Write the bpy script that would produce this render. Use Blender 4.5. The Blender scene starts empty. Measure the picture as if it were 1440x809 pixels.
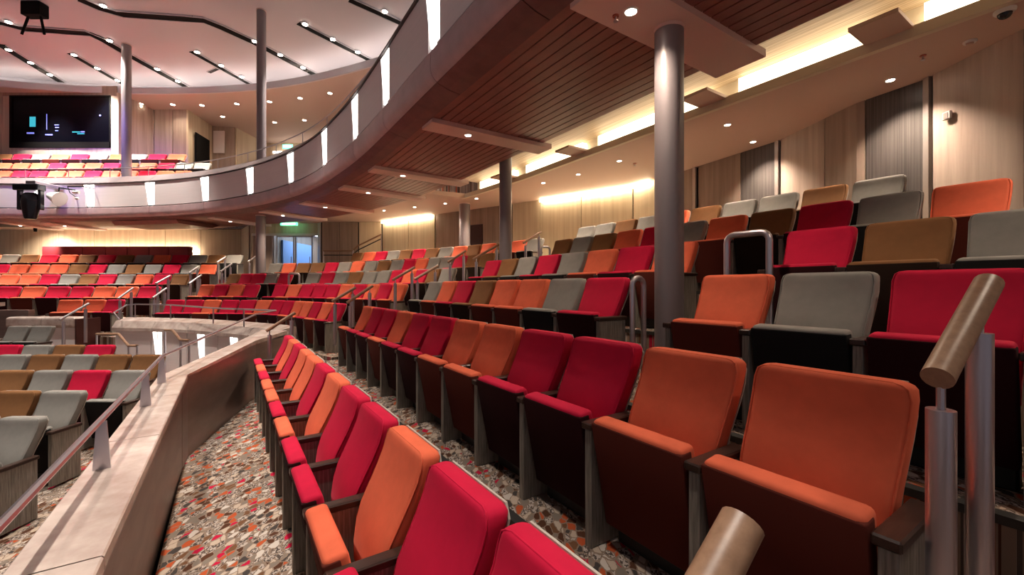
import bpy, bmesh, math, random
from mathutils import Vector
random.seed(7)
# ------------------------------------------------------------------ camera, world, exposure
F, CX, HY = 600.0, 720.0, 403.0            # focal length in pixels, centre column, horizon row (1440x809 frame)
SC = bpy.context.scene
COL = SC.collection
cam_d = bpy.data.cameras.new('camera'); cam = bpy.data.objects.new('camera', cam_d); COL.objects.link(cam)
cam_d.sensor_width = 36.0; cam_d.lens = F / 1440 * 36.0; cam_d.shift_y = (HY - 404.5) / 1440
cam_d.clip_start = 0.02; cam_d.clip_end = 200
cam.location = (0, 0, 0); cam.rotation_euler = (math.radians(90), 0, 0)
SC.camera = cam
SC.view_settings.view_transform = 'Standard'; SC.view_settings.look = 'None'
SC.view_settings.exposure = 0.18; SC.view_settings.gamma = 1.0; SC.view_settings.use_curve_mapping = False
SC.cycles.use_denoising = True
SC.cycles.max_bounces = 5; SC.cycles.diffuse_bounces = 3; SC.cycles.sample_clamp_indirect = 6
w = bpy.data.worlds.new('world'); SC.world = w; w.use_nodes = True
w.node_tree.nodes['Background'].inputs[0].default_value = (0.62, 0.55, 0.60, 1)
w.node_tree.nodes['Background'].inputs[1].default_value = 0.22
WARM = (1.0, 0.80, 0.62); NEUT = (1.0, 0.90, 0.80)

# ------------------------------------------------------------------ geometry helpers
TD = Vector((-0.553, 0.833)); ND = Vector((0.833, 0.553))     # along the right block's rows, and outward from the stage
def NT(n, t): return Vector((ND.x * n + TD.x * t, ND.y * n + TD.y * t))
def PZ(px, py, z):                                            # point at height z seen at a pixel of the photograph
    d = z * F / (HY - py); return Vector(((px - CX) / F * d, d, z))
def PD(px, py, d): return Vector(((px - CX) / F * d, d, (HY - py) / F * d))
def XD(px, d): return Vector(((px - CX) / F * d, d))
def mesh_obj(name, bm, mat, parent=None, smooth=False, kind=None):
    me = bpy.data.meshes.new(name); bm.normal_update(); bm.to_mesh(me); bm.free()
    if mat is not None: me.materials.append(mat)
    if smooth:
        for p in me.polygons: p.use_smooth = True
        me.set_sharp_from_angle(angle=math.radians(42))
    o = bpy.data.objects.new(name, me); COL.objects.link(o)
    if parent is not None: o.parent = parent
    if kind: o['kind'] = kind
    return o
def link(name, me, parent=None, loc=(0, 0, 0), rz=0.0):
    o = bpy.data.objects.new(name, me); COL.objects.link(o); o.location = loc; o.rotation_euler = (0, 0, rz)
    if parent is not None: o.parent = parent
    return o
def tag(o, label, cat, group=None):
    o['label'] = label; o['category'] = cat
    if group: o['group'] = group
    return o
def empty(name, loc=(0, 0, 0), rz=0.0, label=None, cat=None, group=None):
    o = bpy.data.objects.new(name, None); COL.objects.link(o); o.location = loc; o.rotation_euler = (0, 0, rz)
    o.empty_display_size = 0.1
    if label: tag(o, label, cat, group)
    return o
def struct(name, bm, mat, smooth=False): return mesh_obj(name, bm, mat, None, smooth, 'structure')
def a_box(bm, x0, x1, y0, y1, z0, z1):
    v = [bm.verts.new(p) for p in ((x0,y0,z0),(x1,y0,z0),(x1,y1,z0),(x0,y1,z0),(x0,y0,z1),(x1,y0,z1),(x1,y1,z1),(x0,y1,z1))]
    for f in ((0,3,2,1),(4,5,6,7),(0,1,5,4),(1,2,6,5),(2,3,7,6),(3,0,4,7)): bm.faces.new([v[i] for i in f])
    return bm
def box_bm(x0, x1, y0, y1, z0, z1, bev=0.0, seg=2):
    bm = bmesh.new(); a_box(bm, x0, x1, y0, y1, z0, z1)
    if bev: bmesh.ops.bevel(bm, geom=list(bm.edges), offset=bev, segments=seg, profile=0.5, affect='EDGES')
    return bm
def prism_bm(poly, z0, z1, bm=None):                          # vertical prism over a plan polygon
    bm = bm or bmesh.new()
    lo = [bm.verts.new((p[0], p[1], z0)) for p in poly]; hi = [bm.verts.new((p[0], p[1], z1)) for p in poly]
    n = len(poly); bm.faces.new(lo[::-1]); bm.faces.new(hi)
    for i in range(n): bm.faces.new((lo[i], lo[(i+1) % n], hi[(i+1) % n], hi[i]))
    bmesh.ops.recalc_face_normals(bm, faces=list(bm.faces)); return bm
def a_tube(bm, a, b, r0, r1=None, seg=14, cap=True):
    a, b = Vector(a), Vector(b); r1 = r0 if r1 is None else r1
    d = (b - a).normalized(); u = d.orthogonal().normalized(); v = d.cross(u)
    A = []; B = []
    for i in range(seg):
        c, s = math.cos(2*math.pi*i/seg), math.sin(2*math.pi*i/seg)
        A.append(bm.verts.new(a + (u*c + v*s)*r0)); B.append(bm.verts.new(b + (u*c + v*s)*r1))
    for i in range(seg): bm.faces.new((A[i], A[(i+1) % seg], B[(i+1) % seg], B[i]))
    if cap: bm.faces.new(A[::-1]); bm.faces.new(B)
    return bm
def tube_bm(a, b, r0, r1=None, seg=14): return a_tube(bmesh.new(), a, b, r0, r1, seg)
def pipe_bm(pts, r, seg=8, bm=None):                          # tube through a chain of points
    bm = bm or bmesh.new(); pts = [Vector(p) for p in pts]; rings = []
    up = None
    for i, p in enumerate(pts):
        d = (pts[min(i+1, len(pts)-1)] - pts[max(i-1, 0)]).normalized()
        if up is None: up = d.orthogonal().normalized()
        u = (up - d*up.dot(d)).normalized(); v = d.cross(u); up = u
        rings.append([bm.verts.new(p + (u*math.cos(2*math.pi*k/seg) + v*math.sin(2*math.pi*k/seg))*r) for k in range(seg)])
    for A, B in zip(rings, rings[1:]):
        for k in range(seg): bm.faces.new((A[k], A[(k+1) % seg], B[(k+1) % seg], B[k]))
    bm.faces.new(rings[0][::-1]); bm.faces.new(rings[-1]); return bm
def lathe_bm(prof, seg=20, bm=None, c=(0, 0, 0)):
    bm = bm or bmesh.new(); rings = []
    for r, z in prof: rings.append([bm.verts.new((c[0]+r*math.cos(2*math.pi*k/seg), c[1]+r*math.sin(2*math.pi*k/seg), c[2]+z)) for k in range(seg)])
    for A, B in zip(rings, rings[1:]):
        for k in range(seg): bm.faces.new((A[k], A[(k+1) % seg], B[(k+1) % seg], B[k]))
    bm.faces.new(rings[0][::-1]); bm.faces.new(rings[-1])
    bmesh.ops.recalc_face_normals(bm, faces=list(bm.faces)); return bm
def spline(pts, sub=12):
    pts = [Vector(p) for p in pts]; out = []
    for i in range(len(pts)-1):
        p0 = pts[i-1] if i else pts[0]*2 - pts[1]
        p1, p2 = pts[i], pts[i+1]
        p3 = pts[i+2] if i+2 < len(pts) else pts[-1]*2 - pts[-2]
        for k in range(sub):
            t = k/sub
            out.append(0.5*((2*p1) + (p2-p0)*t + (2*p0-5*p1+4*p2-p3)*t*t + (3*p1-p0-3*p2+p3)*t*t*t))
    out.append(pts[-1]); return out
class Path:                                                   # plan curve with arc length; outward normal to the right of travel
    def __init__(s, pts):
        s.p = [Vector(p) for p in pts]; s.s = [0.0]
        for a, b in zip(s.p, s.p[1:]): s.s.append(s.s[-1] + (b-a).length)
        s.L = s.s[-1]
    def at(s, u):
        if u <= 0: i, f = 0, u / s.s[1]
        elif u >= s.L: i = len(s.p)-2; f = (u-s.s[i])/(s.s[i+1]-s.s[i])
        else:
            i = max(k for k in range(len(s.p)-1) if s.s[k] <= u); f = (u-s.s[i])/(s.s[i+1]-s.s[i])
        return s.p[i].lerp(s.p[i+1], f)
    def tan(s, u, e=0.08): return (s.at(u+e) - s.at(u-e)).normalized()
    def off(s, u, n):
        t = s.tan(u); return s.at(u) + Vector((t.y, -t.x))*n
    def find(s, px, n=0.0, lo=None, hi=None):                 # arc length whose offset point shows at image column px
        best = None; u = lo or 0.0; hi = hi or s.L
        while u <= hi:
            q = s.off(u, n)
            if q.y > 0.3:
                d = abs(CX + F*q.x/q.y - px)
                if best is None or d < best[0]: best = (d, u)
            u += 0.04
        return best[1]
def sweep_bm(path, s0, s1, prof, ds=0.4, bm=None):            # closed profile of (n, z) swept along a path
    bm = bm or bmesh.new(); k = max(1, int(abs(s1-s0)/ds)); rings = []
    for i in range(k+1):
        u = s0 + (s1-s0)*i/k; rings.append([bm.verts.new((*path.off(u, n), z)) for n, z in prof])
    m = len(prof)
    for A, B in zip(rings, rings[1:]):
        for j in range(m): bm.faces.new((A[j], A[(j+1) % m], B[(j+1) % m], B[j]))
    bm.faces.new(rings[0]); bm.faces.new(rings[-1][::-1])
    bmesh.ops.recalc_face_normals(bm, faces=list(bm.faces)); return bm
def rect(n0, n1, z0, z1): return [(n0, z0), (n1, z0), (n1, z1), (n0, z1)]
def slab_bm(a, b, th, z0, z1, bm=None):                       # upright slab between two plan points, thickness to the right
    a, b = Vector(a), Vector(b); d = (b-a).normalized(); n = Vector((d.y, -d.x))*th
    return prism_bm([a, b, b+n, a+n], z0, z1, bm)

# ------------------------------------------------------------------ materials
def mat(name, base, rough=0.6, metal=0.0, var=0.0, scale=(6, 6, 6), c2=None, bump=0.0, coord='Object', detail=4.0, sheen=0.0, spec=None, coat=0.0):
    m = bpy.data.materials.new(name); m.use_nodes = True; nt = m.node_tree; b = nt.nodes['Principled BSDF']
    b.inputs['Base Color'].default_value = (*base, 1); b.inputs['Roughness'].default_value = rough; b.inputs['Metallic'].default_value = metal
    if sheen:
        b.inputs['Sheen Weight'].default_value = sheen; b.inputs['Sheen Roughness'].default_value = 0.35
        b.inputs['Sheen Tint'].default_value = (*[min(1, x*1.2+0.08) for x in base], 1)
    if spec is not None: b.inputs['Specular IOR Level'].default_value = spec
    if coat: b.inputs['Coat Weight'].default_value = coat
    if var or c2 or bump:
        tc = nt.nodes.new('ShaderNodeTexCoord'); mp = nt.nodes.new('ShaderNodeMapping'); mp.inputs['Scale'].default_value = scale
        no = nt.nodes.new('ShaderNodeTexNoise'); no.inputs['Scale'].default_value = 1.0; no.inputs['Detail'].default_value = detail; no.inputs['Roughness'].default_value = 0.6
        nt.links.new(tc.outputs[coord], mp.inputs['Vector']); nt.links.new(mp.outputs[0], no.inputs['Vector'])
        if var or c2:
            r = nt.nodes.new('ShaderNodeValToRGB'); r.color_ramp.elements[0].position = 0.32; r.color_ramp.elements[1].position = 0.68
            lo = c2 if c2 else [x*(1-var) for x in base]; hi = base if c2 else [min(1, x*(1+var)) for x in base]
            r.color_ramp.elements[0].color = (*lo, 1); r.color_ramp.elements[1].color = (*hi, 1)
            nt.links.new(no.outputs['Fac'], r.inputs[0]); nt.links.new(r.outputs[0], b.inputs['Base Color'])
        if bump:
            bp = nt.nodes.new('ShaderNodeBump'); bp.inputs['Strength'].default_value = bump; bp.inputs['Distance'].default_value = 0.01
            nt.links.new(no.outputs['Fac'], bp.inputs['Height']); nt.links.new(bp.outputs[0], b.inputs['Normal'])
    return m
def emit(name, col, strength):
    m = bpy.data.materials.new(name); m.use_nodes = True; nt = m.node_tree; b = nt.nodes['Principled BSDF']
    b.inputs['Base Color'].default_value = (*[c*0.8 for c in col], 1); b.inputs['Emission Color'].default_value = (*col, 1); b.inputs['Emission Strength'].default_value = strength
    return m
def carpet():
    m = bpy.data.materials.new('pebble_carpet'); m.use_nodes = True; nt = m.node_tree; b = nt.nodes['Principled BSDF']
    b.inputs['Roughness'].default_value = 0.95; b.inputs['Specular IOR Level'].default_value = 0.1
    g = nt.nodes.new('ShaderNodeNewGeometry'); mp = nt.nodes.new('ShaderNodeMapping'); mp.inputs['Rotation'].default_value = (0, 0, 0.6); mp.inputs['Scale'].default_value = (25, 14, 0.01)
    nt.links.new(g.outputs['Position'], mp.inputs[0])
    nz = nt.nodes.new('ShaderNodeTexNoise'); nz.inputs['Scale'].default_value = 1.3; nt.links.new(mp.outputs[0], nz.inputs['Vector'])
    ad = nt.nodes.new('ShaderNodeVectorMath'); ad.operation = 'MULTIPLY_ADD'; ad.inputs[1].default_value = (0.55, 0.55, 0); nt.links.new(nz.outputs['Color'], ad.inputs[0]); nt.links.new(mp.outputs[0], ad.inputs[2])
    vo = nt.nodes.new('ShaderNodeTexVoronoi'); vo.inputs['Scale'].default_value = 1.0; nt.links.new(ad.outputs[0], vo.inputs['Vector'])
    ve = nt.nodes.new('ShaderNodeTexVoronoi'); ve.feature = 'DISTANCE_TO_EDGE'; ve.inputs['Scale'].default_value = 1.0; nt.links.new(ad.outputs[0], ve.inputs['Vector'])
    sp = nt.nodes.new('ShaderNodeSeparateColor'); nt.links.new(vo.outputs['Color'], sp.inputs[0])
    r = nt.nodes.new('ShaderNodeValToRGB'); r.color_ramp.interpolation = 'CONSTANT'; el = r.color_ramp.elements
    cols = [(0, (.44,.34,.26)), (.17, (.075,.03,.016)), (.32, (.19,.15,.12)), (.47, (.40,.075,.025)), (.60, (.055,.045,.04)), (.74, (.50,.43,.37)), (.84, (.14,.065,.032)), (.93, (.42,.01,.04))]
    el[0].color = (*cols[0][1], 1); el[1].position = cols[1][0]; el[1].color = (*cols[1][1], 1)
    for p, c in cols[2:]:
        e = el.new(p); e.color = (*c, 1)
    nt.links.new(sp.outputs[0], r.inputs[0])
    v2 = nt.nodes.new('ShaderNodeTexVoronoi'); v2.inputs['Scale'].default_value = 5.0; nt.links.new(ad.outputs[0], v2.inputs['Vector'])
    s2 = nt.nodes.new('ShaderNodeSeparateColor'); nt.links.new(v2.outputs['Color'], s2.inputs[0])
    r2 = nt.nodes.new('ShaderNodeValToRGB'); r2.color_ramp.interpolation = 'CONSTANT'; r2.color_ramp.elements[0].color = (.40,.33,.28,1); r2.color_ramp.elements[1].position = .55; r2.color_ramp.elements[1].color = (.08,.06,.05,1)
    nt.links.new(s2.outputs[1], r2.inputs[0])
    lt = nt.nodes.new('ShaderNodeMath'); lt.operation = 'GREATER_THAN'; lt.inputs[1].default_value = 0.62; nt.links.new(sp.outputs[1], lt.inputs[0])
    mx = nt.nodes.new('ShaderNodeMix'); mx.data_type = 'RGBA'; nt.links.new(lt.outputs[0], mx.inputs[0]); nt.links.new(r.outputs[0], mx.inputs[6]); nt.links.new(r2.outputs[0], mx.inputs[7])
    ed = nt.nodes.new('ShaderNodeMath'); ed.operation = 'LESS_THAN'; ed.inputs[1].default_value = 0.06; nt.links.new(ve.outputs['Distance'], ed.inputs[0])
    m2 = nt.nodes.new('ShaderNodeMix'); m2.data_type = 'RGBA'; nt.links.new(ed.outputs[0], m2.inputs[0]); nt.links.new(mx.outputs[2], m2.inputs[6]); m2.inputs[7].default_value = (.22,.155,.115,1)
    nt.links.new(m2.outputs[2], b.inputs['Base Color']); return m
M = {}
VEL = {'o': (.70,.135,.064), 'r': (.50,.006,.040), 'g': (.235,.222,.200), 'b': (.21,.095,.036)}
for k, c in VEL.items(): M['v'+k] = mat('velvet_'+{'o':'orange','r':'crimson','g':'grey','b':'brown'}[k], c, 0.85, var=0.10, scale=(5, 5, 5), sheen=0.35, bump=0.03, spec=0.2)
CNAME = {'o': 'orange', 'r': 'crimson', 'g': 'grey', 'b': 'brown'}
M['shell'] = mat('seat_shell_laminate', (.42,.38,.33), 0.5)
M['dark'] = mat('dark_base_steel', (.012,.011,.011), 0.5)
M['arm'] = mat('dark_wenge', (.035,.017,.012), 0.28, var=0.4, scale=(60, 4, 60))
M['grain'] = mat('grey_woodgrain_laminate', (.33,.305,.26), 0.55, c2=(.13,.115,.095), scale=(90, 90, 5), detail=6, bump=0.15)
M['carpet'] = carpet()
M['stone'] = mat('beige_marble', (.64,.54,.48), 0.22, c2=(.38,.28,.24), scale=(4, 4, 4), detail=12)
M['bronze'] = mat('brushed_bronze_cladding', (.25,.185,.16), 0.4, metal=0.45, var=0.15, scale=(2, 2, 8))
M['mauve'] = mat('mauve_bullnose_leather', (.50,.365,.375), 0.42, var=0.12, scale=(3, 3, 3), detail=6)
M['panel'] = mat('greige_fascia_panel', (.78,.72,.72), 0.45, var=0.03, scale=(1, 1, 30))
M['coping'] = mat('dark_mauve_coping', (.075,.055,.055), 0.5, var=0.1, scale=(3, 3, 3))
M['salmon2'] = mat('muted_salmon_paint', (.52,.41,.36), 0.6)
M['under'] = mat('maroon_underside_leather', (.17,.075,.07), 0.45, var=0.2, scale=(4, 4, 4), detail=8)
M['plank'] = mat('red_brown_plank', (.25,.080,.062), 0.42, var=0.15, scale=(4, 4, 4))
M['plankback'] = mat('dark_plank_gap', (.02,.01,.008), 0.8)
M['salmon'] = mat('salmon_ceiling_paint', (.80,.58,.51), 0.6)
M['tan'] = mat('tan_ceiling_paint', (.62,.43,.345), 0.6)
M['cream'] = mat('cream_paint', (.72,.62,.47), 0.6)
M['rib'] = mat('ribbed_cream_panel', (.66,.54,.38), 0.6, c2=(.40,.30,.19), scale=(1/45, 1/.8, 1), detail=1)
for nd in M['rib'].node_tree.nodes:
    if nd.type == 'MAPPING': nd.vector_type = 'TEXTURE'; nd.inputs['Rotation'].default_value = (0, 0, math.atan2(.553, .833))
M['wood_light'] = mat('pale_wood_veneer', (.60,.50,.42), 0.45, c2=(.40,.31,.25), scale=(7, 7, .35), detail=6)
M['wood_cream'] = mat('cream_wood_veneer', (.76,.66,.49), 0.5, c2=(.60,.49,.34), scale=(9, 9, .3), detail=6)
M['wood_brown'] = mat('taupe_wood_veneer', (.40,.31,.25), 0.45, c2=(.25,.185,.15), scale=(7, 7, .35), detail=6)
M['wood_dark'] = mat('dark_grey_striped_veneer', (.13,.115,.11), 0.4, c2=(.055,.048,.046), scale=(70, 70, .6), detail=5)
M['trim'] = mat('satin_metal_trim', (.50,.46,.43), 0.35, metal=0.6)
M['steel'] = mat('brushed_steel_rail', (.58,.54,.58), 0.3, metal=0.9)
M['satin'] = mat('satin_stair_rail', (.36,.33,.33), 0.5, metal=0.4)
M['colpaint'] = mat('mauve_grey_column_paint', (.25,.215,.225), 0.42, metal=0.2)
M['railwood'] = mat('oak_handrail', (.34,.20,.12), 0.4, c2=(.24,.135,.08), scale=(40, 40, 40), detail=6)
M['white'] = mat('white_ceiling_paint', (.58,.57,.62), 0.7)
M['black'] = mat('black_trough_paint', (.004,.004,.004), 0.8, spec=.1)
M['blackgl'] = mat('black_gloss_plastic', (.012,.012,.016), 0.18)
M['glass'] = mat('dark_window_glass', (.002,.002,.004), 0.12, spec=.15)
M['maroon'] = mat('maroon_leather', (.20,.02,.03), 0.4, var=0.1, scale=(3, 3, 3))
M['nosing'] = mat('black_step_nosing', (.02,.018,.016), 0.6)
M['offwhite'] = mat('offwhite_plastic', (.8,.76,.72), 0.4)
M['riser'] = mat('dark_riser_carpet', (.05,.035,.03), 0.9)
M['e_lamp'] = emit('lamp_lens_glow', (1, .88, .72), 22)
M['e_cove'] = emit('cove_glow_face', (1, .86, .62), 3.5)
M['e_wall'] = emit('wall_wash_tube', (1, .84, .56), 18)
M['e_ceil'] = emit('ceiling_cove_tube', (1, .88, .78), 7)
M['e_led'] = emit('fascia_led_strip', (1, .95, .88), 3.2)
M['e_green'] = emit('exit_sign_green', (.15, 1, .55), 2.2)
M['e_greenw'] = emit('exit_sign_pictogram', (.8, 1, .9), 3.0)
M['e_day'] = emit('corridor_light_panel', (.75, .86, 1.0), 6)
M['e_cyan'] = emit('monitor_cyan', (.05, .55, .7), .7)
M['e_blue'] = emit('monitor_blue', (.25, .3, 1.0), .8)

# ------------------------------------------------------------------ key heights and plan curves
RISE, TOP1, BACKH = 0.41, -0.735, 0.97
def a_floor(k): return TOP1 + RISE*(k-1) - BACKH
def a_n(k): return 0.8 + 1.17*(k-1)
ZS = 2.42; ZO = 2.55; ZC = 9.05; ZL = 8.25
bal = Path(spline([(3.92,-2.2), (2.26,.3), (.60,2.8), (-1.06,5.3), (-2.14,6.95), (-2.95,8.15), (-3.85,9.35), (-4.98,10.7), (-6.3,11.95), (-8.3,13.35), (-10.8,14.55), (-13.6,15.25), (-16.4,15.5), (-19.5,15.4), (-24,14.6)], 10))
SA = 4.0                                                      # arc length on bal where t = 0
wall_pts = [(4.9,-1.0), (5.0,2.0), (5.06,4.21), (5.08,5.26), (4.79,5.93), (4.66,7.46), (3.78,9.44), (3.07,10.85), (0,13.2), (-2.7,15.1), (-5.1,16.8), (-7.6,16.9)]
def ray_wall(px, pts):                                        # where the viewing column px meets a plan polyline
    k = (px - CX)/F
    for a, b in zip(pts, pts[1:]):
        a, b = Vector(a), Vector(b); d = b - a; den = d.x - k*d.y
        if abs(den) < 1e-6: continue
        f = (k*a.y - a.x)/den
        if -1e-4 <= f <= 1.0001 and (a + d*f).y > 0.2: return a + d*f
    raise ValueError(px)

# ------------------------------------------------------------------ floors, terraces, steps
def quad_z(pts, name, m):
    bm = bmesh.new(); bm.faces.new([bm.verts.new(p) for p in pts]); bmesh.ops.recalc_face_normals(bm, faces=list(bm.faces))
    g = bmesh.ops.extrude_face_region(bm, geom=list(bm.faces)); vs = [v for v in g['geom'] if isinstance(v, bmesh.types.BMVert)]
    bmesh.ops.translate(bm, verts=vs, vec=(0, 0, -0.12)); bmesh.ops.recalc_face_normals(bm, faces=list(bm.faces))
    return struct(name, bm, m)
def dz(y): return -2.30 + (y - 4.4)*0.067
quad_z([(-26, -4, dz(-4)), (6, -4, dz(-4)), (6, 11.2, dz(11.2)), (-26, 11.2, dz(11.2))], 'floor', M['carpet'])
fl1 = a_floor(1)
struct('floor_terrace', prism_bm([NT(-.36,-3.5), NT(-.36,5.3), (-4.15,6.75), (-4.45,8.35), NT(1.4,8.4), NT(1.4,-3.5)], -3.0, fl1), M['carpet'])
for k in range(2, 7):
    n = a_n(k); n1 = n + 0.52 if k < 6 else 8.4
    poly = [NT(n-.66, -3.5), NT(n-.66, 8.0), NT(n1, 8.0), NT(n1, -3.5)]
    if k >= 5: poly = [NT(n-.66, .35), NT(n-.66, 8.0), NT(n1, 8.0), NT(n1, .35)] if k == 5 else [NT(n-.66, 1.45), NT(n-.66, 8.0), NT(n1-.2, 8.0), NT(7.1, 1.45)]
    struct('floor_terrace', prism_bm(poly, -3.0, a_floor(k)), M['carpet'])
    # half steps in the two stair aisles
    if k <= 4: struct('floor_step', prism_bm([NT(n-1.0, -3.4), NT(n-1.0, .22), NT(n-.66, .22), NT(n-.66, -3.4)], -3.0, a_floor(k)-RISE/2), M['carpet'])
    struct('floor_step', prism_bm([NT(n-1.0, 7.45), NT(n-1.0, 8.0), NT(n-.66, 8.0), NT(n-.66, 7.45)], -3.0, a_floor(k)-RISE/2), M['carpet'])
    struct('trim_%d' % k, prism_bm([NT(n-.67, -3.4), NT(n-.67, 7.9), NT(n-.61, 7.9), NT(n-.61, -3.4)] if k < 5 else [NT(n-.67, .5), NT(n-.67, 7.9), NT(n-.61, 7.9), NT(n-.61, .5)], a_floor(k)-.03, a_floor(k)+.006), M['nosing'])

# ------------------------------------------------------------------ theatre seat meshes (shared by every seat)
def seat_back_bm(hw=0.252):
    prof = [(-.285,.36), (-.285,.45), (-.272,.54), (-.245,.62), (-.205,.70), (-.165,.78), (-.132,.855), (-.115,.915), (-.108,.945)]
    th = [.085,.095,.10,.10,.098,.095,.095,.098,.10]
    def ring(y, z, w, t, r):
        pts = []; r = min(r, t*.45)
        for (cx, cy, a0) in ((w-r, y+t-r, 0), (-w+r, y+t-r, 90), (-w+r, y+r, 180), (w-r, y+r, 270)):
            for k in range(4):
                a = math.radians(a0 + k*30); pts.append((cx + r*math.cos(a), cy + r*math.sin(a), z))
        return pts
    rows = [ring(y, z, hw - (.022, .020, .016, .012, .008, .004, .001, 0, .004)[i], t, .03) for i, ((y, z), t) in enumerate(zip(prof, th))]
    rows.append(ring(-.104, .958, hw-.012, .092, .03)); rows.append(ring(-.096, .967, hw-.026, .076, .03)); rows.append(ring(-.082, .971, hw-.046, .05, .02))
    bm = bmesh.new(); R = [[bm.verts.new(p) for p in r] for r in rows]; m = len(R[0])
    for A, B in zip(R, R[1:]):
        for j in range(m): bm.faces.new((A[j], A[(j+1) % m], B[(j+1) % m], B[j]))
    bm.faces.new(R[0][::-1]); bm.faces.new(R[-1]); bmesh.ops.recalc_face_normals(bm, faces=list(bm.faces)); return bm
def shell_bm(hw=0.247):
    cv = [(-.20,.10), (-.195,.45), (-.172,.56), (-.143,.64), (-.108,.71), (-.070,.78), (-.037,.855), (-.017,.92), (-.012,.966)]
    bm = bmesh.new(); A = []
    for (y, z), q in zip(cv, (.03,.02,.016,.012,.008,.005,.003,.006,.034)): A.append([bm.verts.new((x, yy, z)) for x, yy in ((-hw+q, y), (hw-q, y), (hw-q, y+.009), (-hw+q, y+.009))])
    for a, b in zip(A, A[1:]):
        for j in range(4): bm.faces.new((a[j], a[(j+1) % 4], b[(j+1) % 4], b[j]))
    bm.faces.new(A[0][::-1]); bm.faces.new(A[-1]); bmesh.ops.recalc_face_normals(bm, faces=list(bm.faces)); return bm
def piping_bm(hw=0.2525):
    pts = []
    front = [(-.272,.54), (-.245,.62), (-.205,.70), (-.165,.78), (-.132,.855), (-.115,.915)]
    for (y, z), d in zip(front, (.016,.012,.008,.004,.001,0)): pts.append((hw-.006-d, y+.009, z))
    pts += [(hw-.016, -.100, .952), (hw-.032, -.095, .962), (hw-.06, -.090, .967), (-hw+.06, -.090, .967), (-hw+.032, -.095, .962), (-hw+.016, -.100, .952)]
    for (y, z), d in zip(front[::-1], (0,.001,.004,.008,.012,.016)): pts.append((-hw+.006+d, y+.009, z))
    return pipe_bm(pts, .0045, 5)
def pad_bm(hw=0.243):
    bm = bmesh.new()
    P = [(-.505,.650), (-.405,.662), (-.30,.15), (-.395,.12)]
    v = [[bm.verts.new((x, y, z)) for y, z in P] for x in (-hw, hw)]
    for j in range(4): bm.faces.new((v[0][j], v[0][(j+1) % 4], v[1][(j+1) % 4], v[1][j]))
    bm.faces.new(v[0][::-1]); bm.faces.new(v[1]); bmesh.ops.recalc_face_normals(bm, faces=list(bm.faces))
    bmesh.ops.bevel(bm, geom=list(bm.edges), offset=.024, segments=3, profile=.5, affect='EDGES'); return bm
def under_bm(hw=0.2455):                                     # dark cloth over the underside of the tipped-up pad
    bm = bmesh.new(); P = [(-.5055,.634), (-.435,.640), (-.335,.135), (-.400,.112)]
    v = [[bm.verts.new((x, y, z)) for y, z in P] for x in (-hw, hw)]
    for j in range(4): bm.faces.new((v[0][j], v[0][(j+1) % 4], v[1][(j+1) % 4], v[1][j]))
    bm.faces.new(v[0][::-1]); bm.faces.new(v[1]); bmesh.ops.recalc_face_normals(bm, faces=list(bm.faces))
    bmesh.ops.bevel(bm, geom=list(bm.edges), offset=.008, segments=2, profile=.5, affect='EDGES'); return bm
def get_mesh(name, bm, mat_, smooth=True):
    me = bpy.data.meshes.new(name); bm.normal_update(); bm.to_mesh(me); bm.free(); me.materials.append(mat_)
    for p in me.polygons: p.use_smooth = smooth
    return me
ME_BACK = {c: get_mesh('backrest', seat_back_bm(), M['v'+c]) for c in 'orgb'}
ME_PIPE = {c: get_mesh('piping', piping_bm(), M['v'+c]) for c in 'orgb'}
ME_PAD = {c: get_mesh('seat_pad', pad_bm(), M['v'+c]) for c in 'orgb'}
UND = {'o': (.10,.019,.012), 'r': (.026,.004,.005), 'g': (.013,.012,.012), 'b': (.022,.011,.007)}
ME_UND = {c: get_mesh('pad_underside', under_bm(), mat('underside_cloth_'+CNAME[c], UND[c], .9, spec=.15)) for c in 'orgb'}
ME_SHELL = get_mesh('back_shell', shell_bm(), M['shell'], False)
ME_ARM = get_mesh('armrest', box_bm(-.034, .034, -.50, -.15, .585, .620, .006, 1), M['arm'], False)
ME_PANEL = get_mesh('side_panel', box_bm(-.022, .022, -.485, -.16, .0, .584, .004, 1), M['grain'], False)
ME_FOOT = get_mesh('foot_bracket', box_bm(-.235, .235, -.33, -.24, .0, .14, .01, 1), M['dark'], False)
ORD = ['zeroth','first','second','third','fourth','fifth','sixth','seventh','eighth','ninth','tenth','eleventh','twelfth','thirteenth','fourteenth','fifteenth','sixteenth','seventeenth','eighteenth','nineteenth','twentieth']
def seat(xy, floor, rz, pitch, c, label, group, ends=(True, False), detail=True, hs=1.0):
    e = empty('theatre_seat', (xy[0], xy[1], floor), rz, label, 'seat', group)
    e.scale = (pitch/0.57, 1, hs)
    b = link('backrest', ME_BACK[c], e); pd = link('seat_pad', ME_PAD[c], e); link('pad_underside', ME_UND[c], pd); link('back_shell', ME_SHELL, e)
    if detail: link('piping', ME_PIPE[c], b); link('foot_bracket', ME_FOOT, e)
    for side, on in zip((-.285, .285), ends):
        if on:
            link('side_panel', ME_PANEL, e, (side, 0, 0)); link('armrest', ME_ARM, e, (side, 0, 0))
    return e
def row_on_path(path, s0, s1, cols, floor, row_name, block, detail=True, from_end='right end', y_off=0.0):
    # cols run with increasing arc length; '.' leaves a gap
    n = len(cols); p = (s1-s0)/n
    for i, c in enumerate(cols):
        if c == '.': continue
        u = s0 + p*(i+.5); q = path.off(u, y_off); t = path.tan(u)
        idx = ORD[i+1]
        lab = '%s velvet seat, %s from the %s, %s of the %s' % (CNAME[c], idx, from_end, row_name, block)
        near_gap = (i == 0) or cols[i-1] == '.'
        seat(q, floor, math.atan2(-t.y, -t.x), p, c, lab, '%s, %s' % (block, row_name), (True, near_gap), detail)
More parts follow.
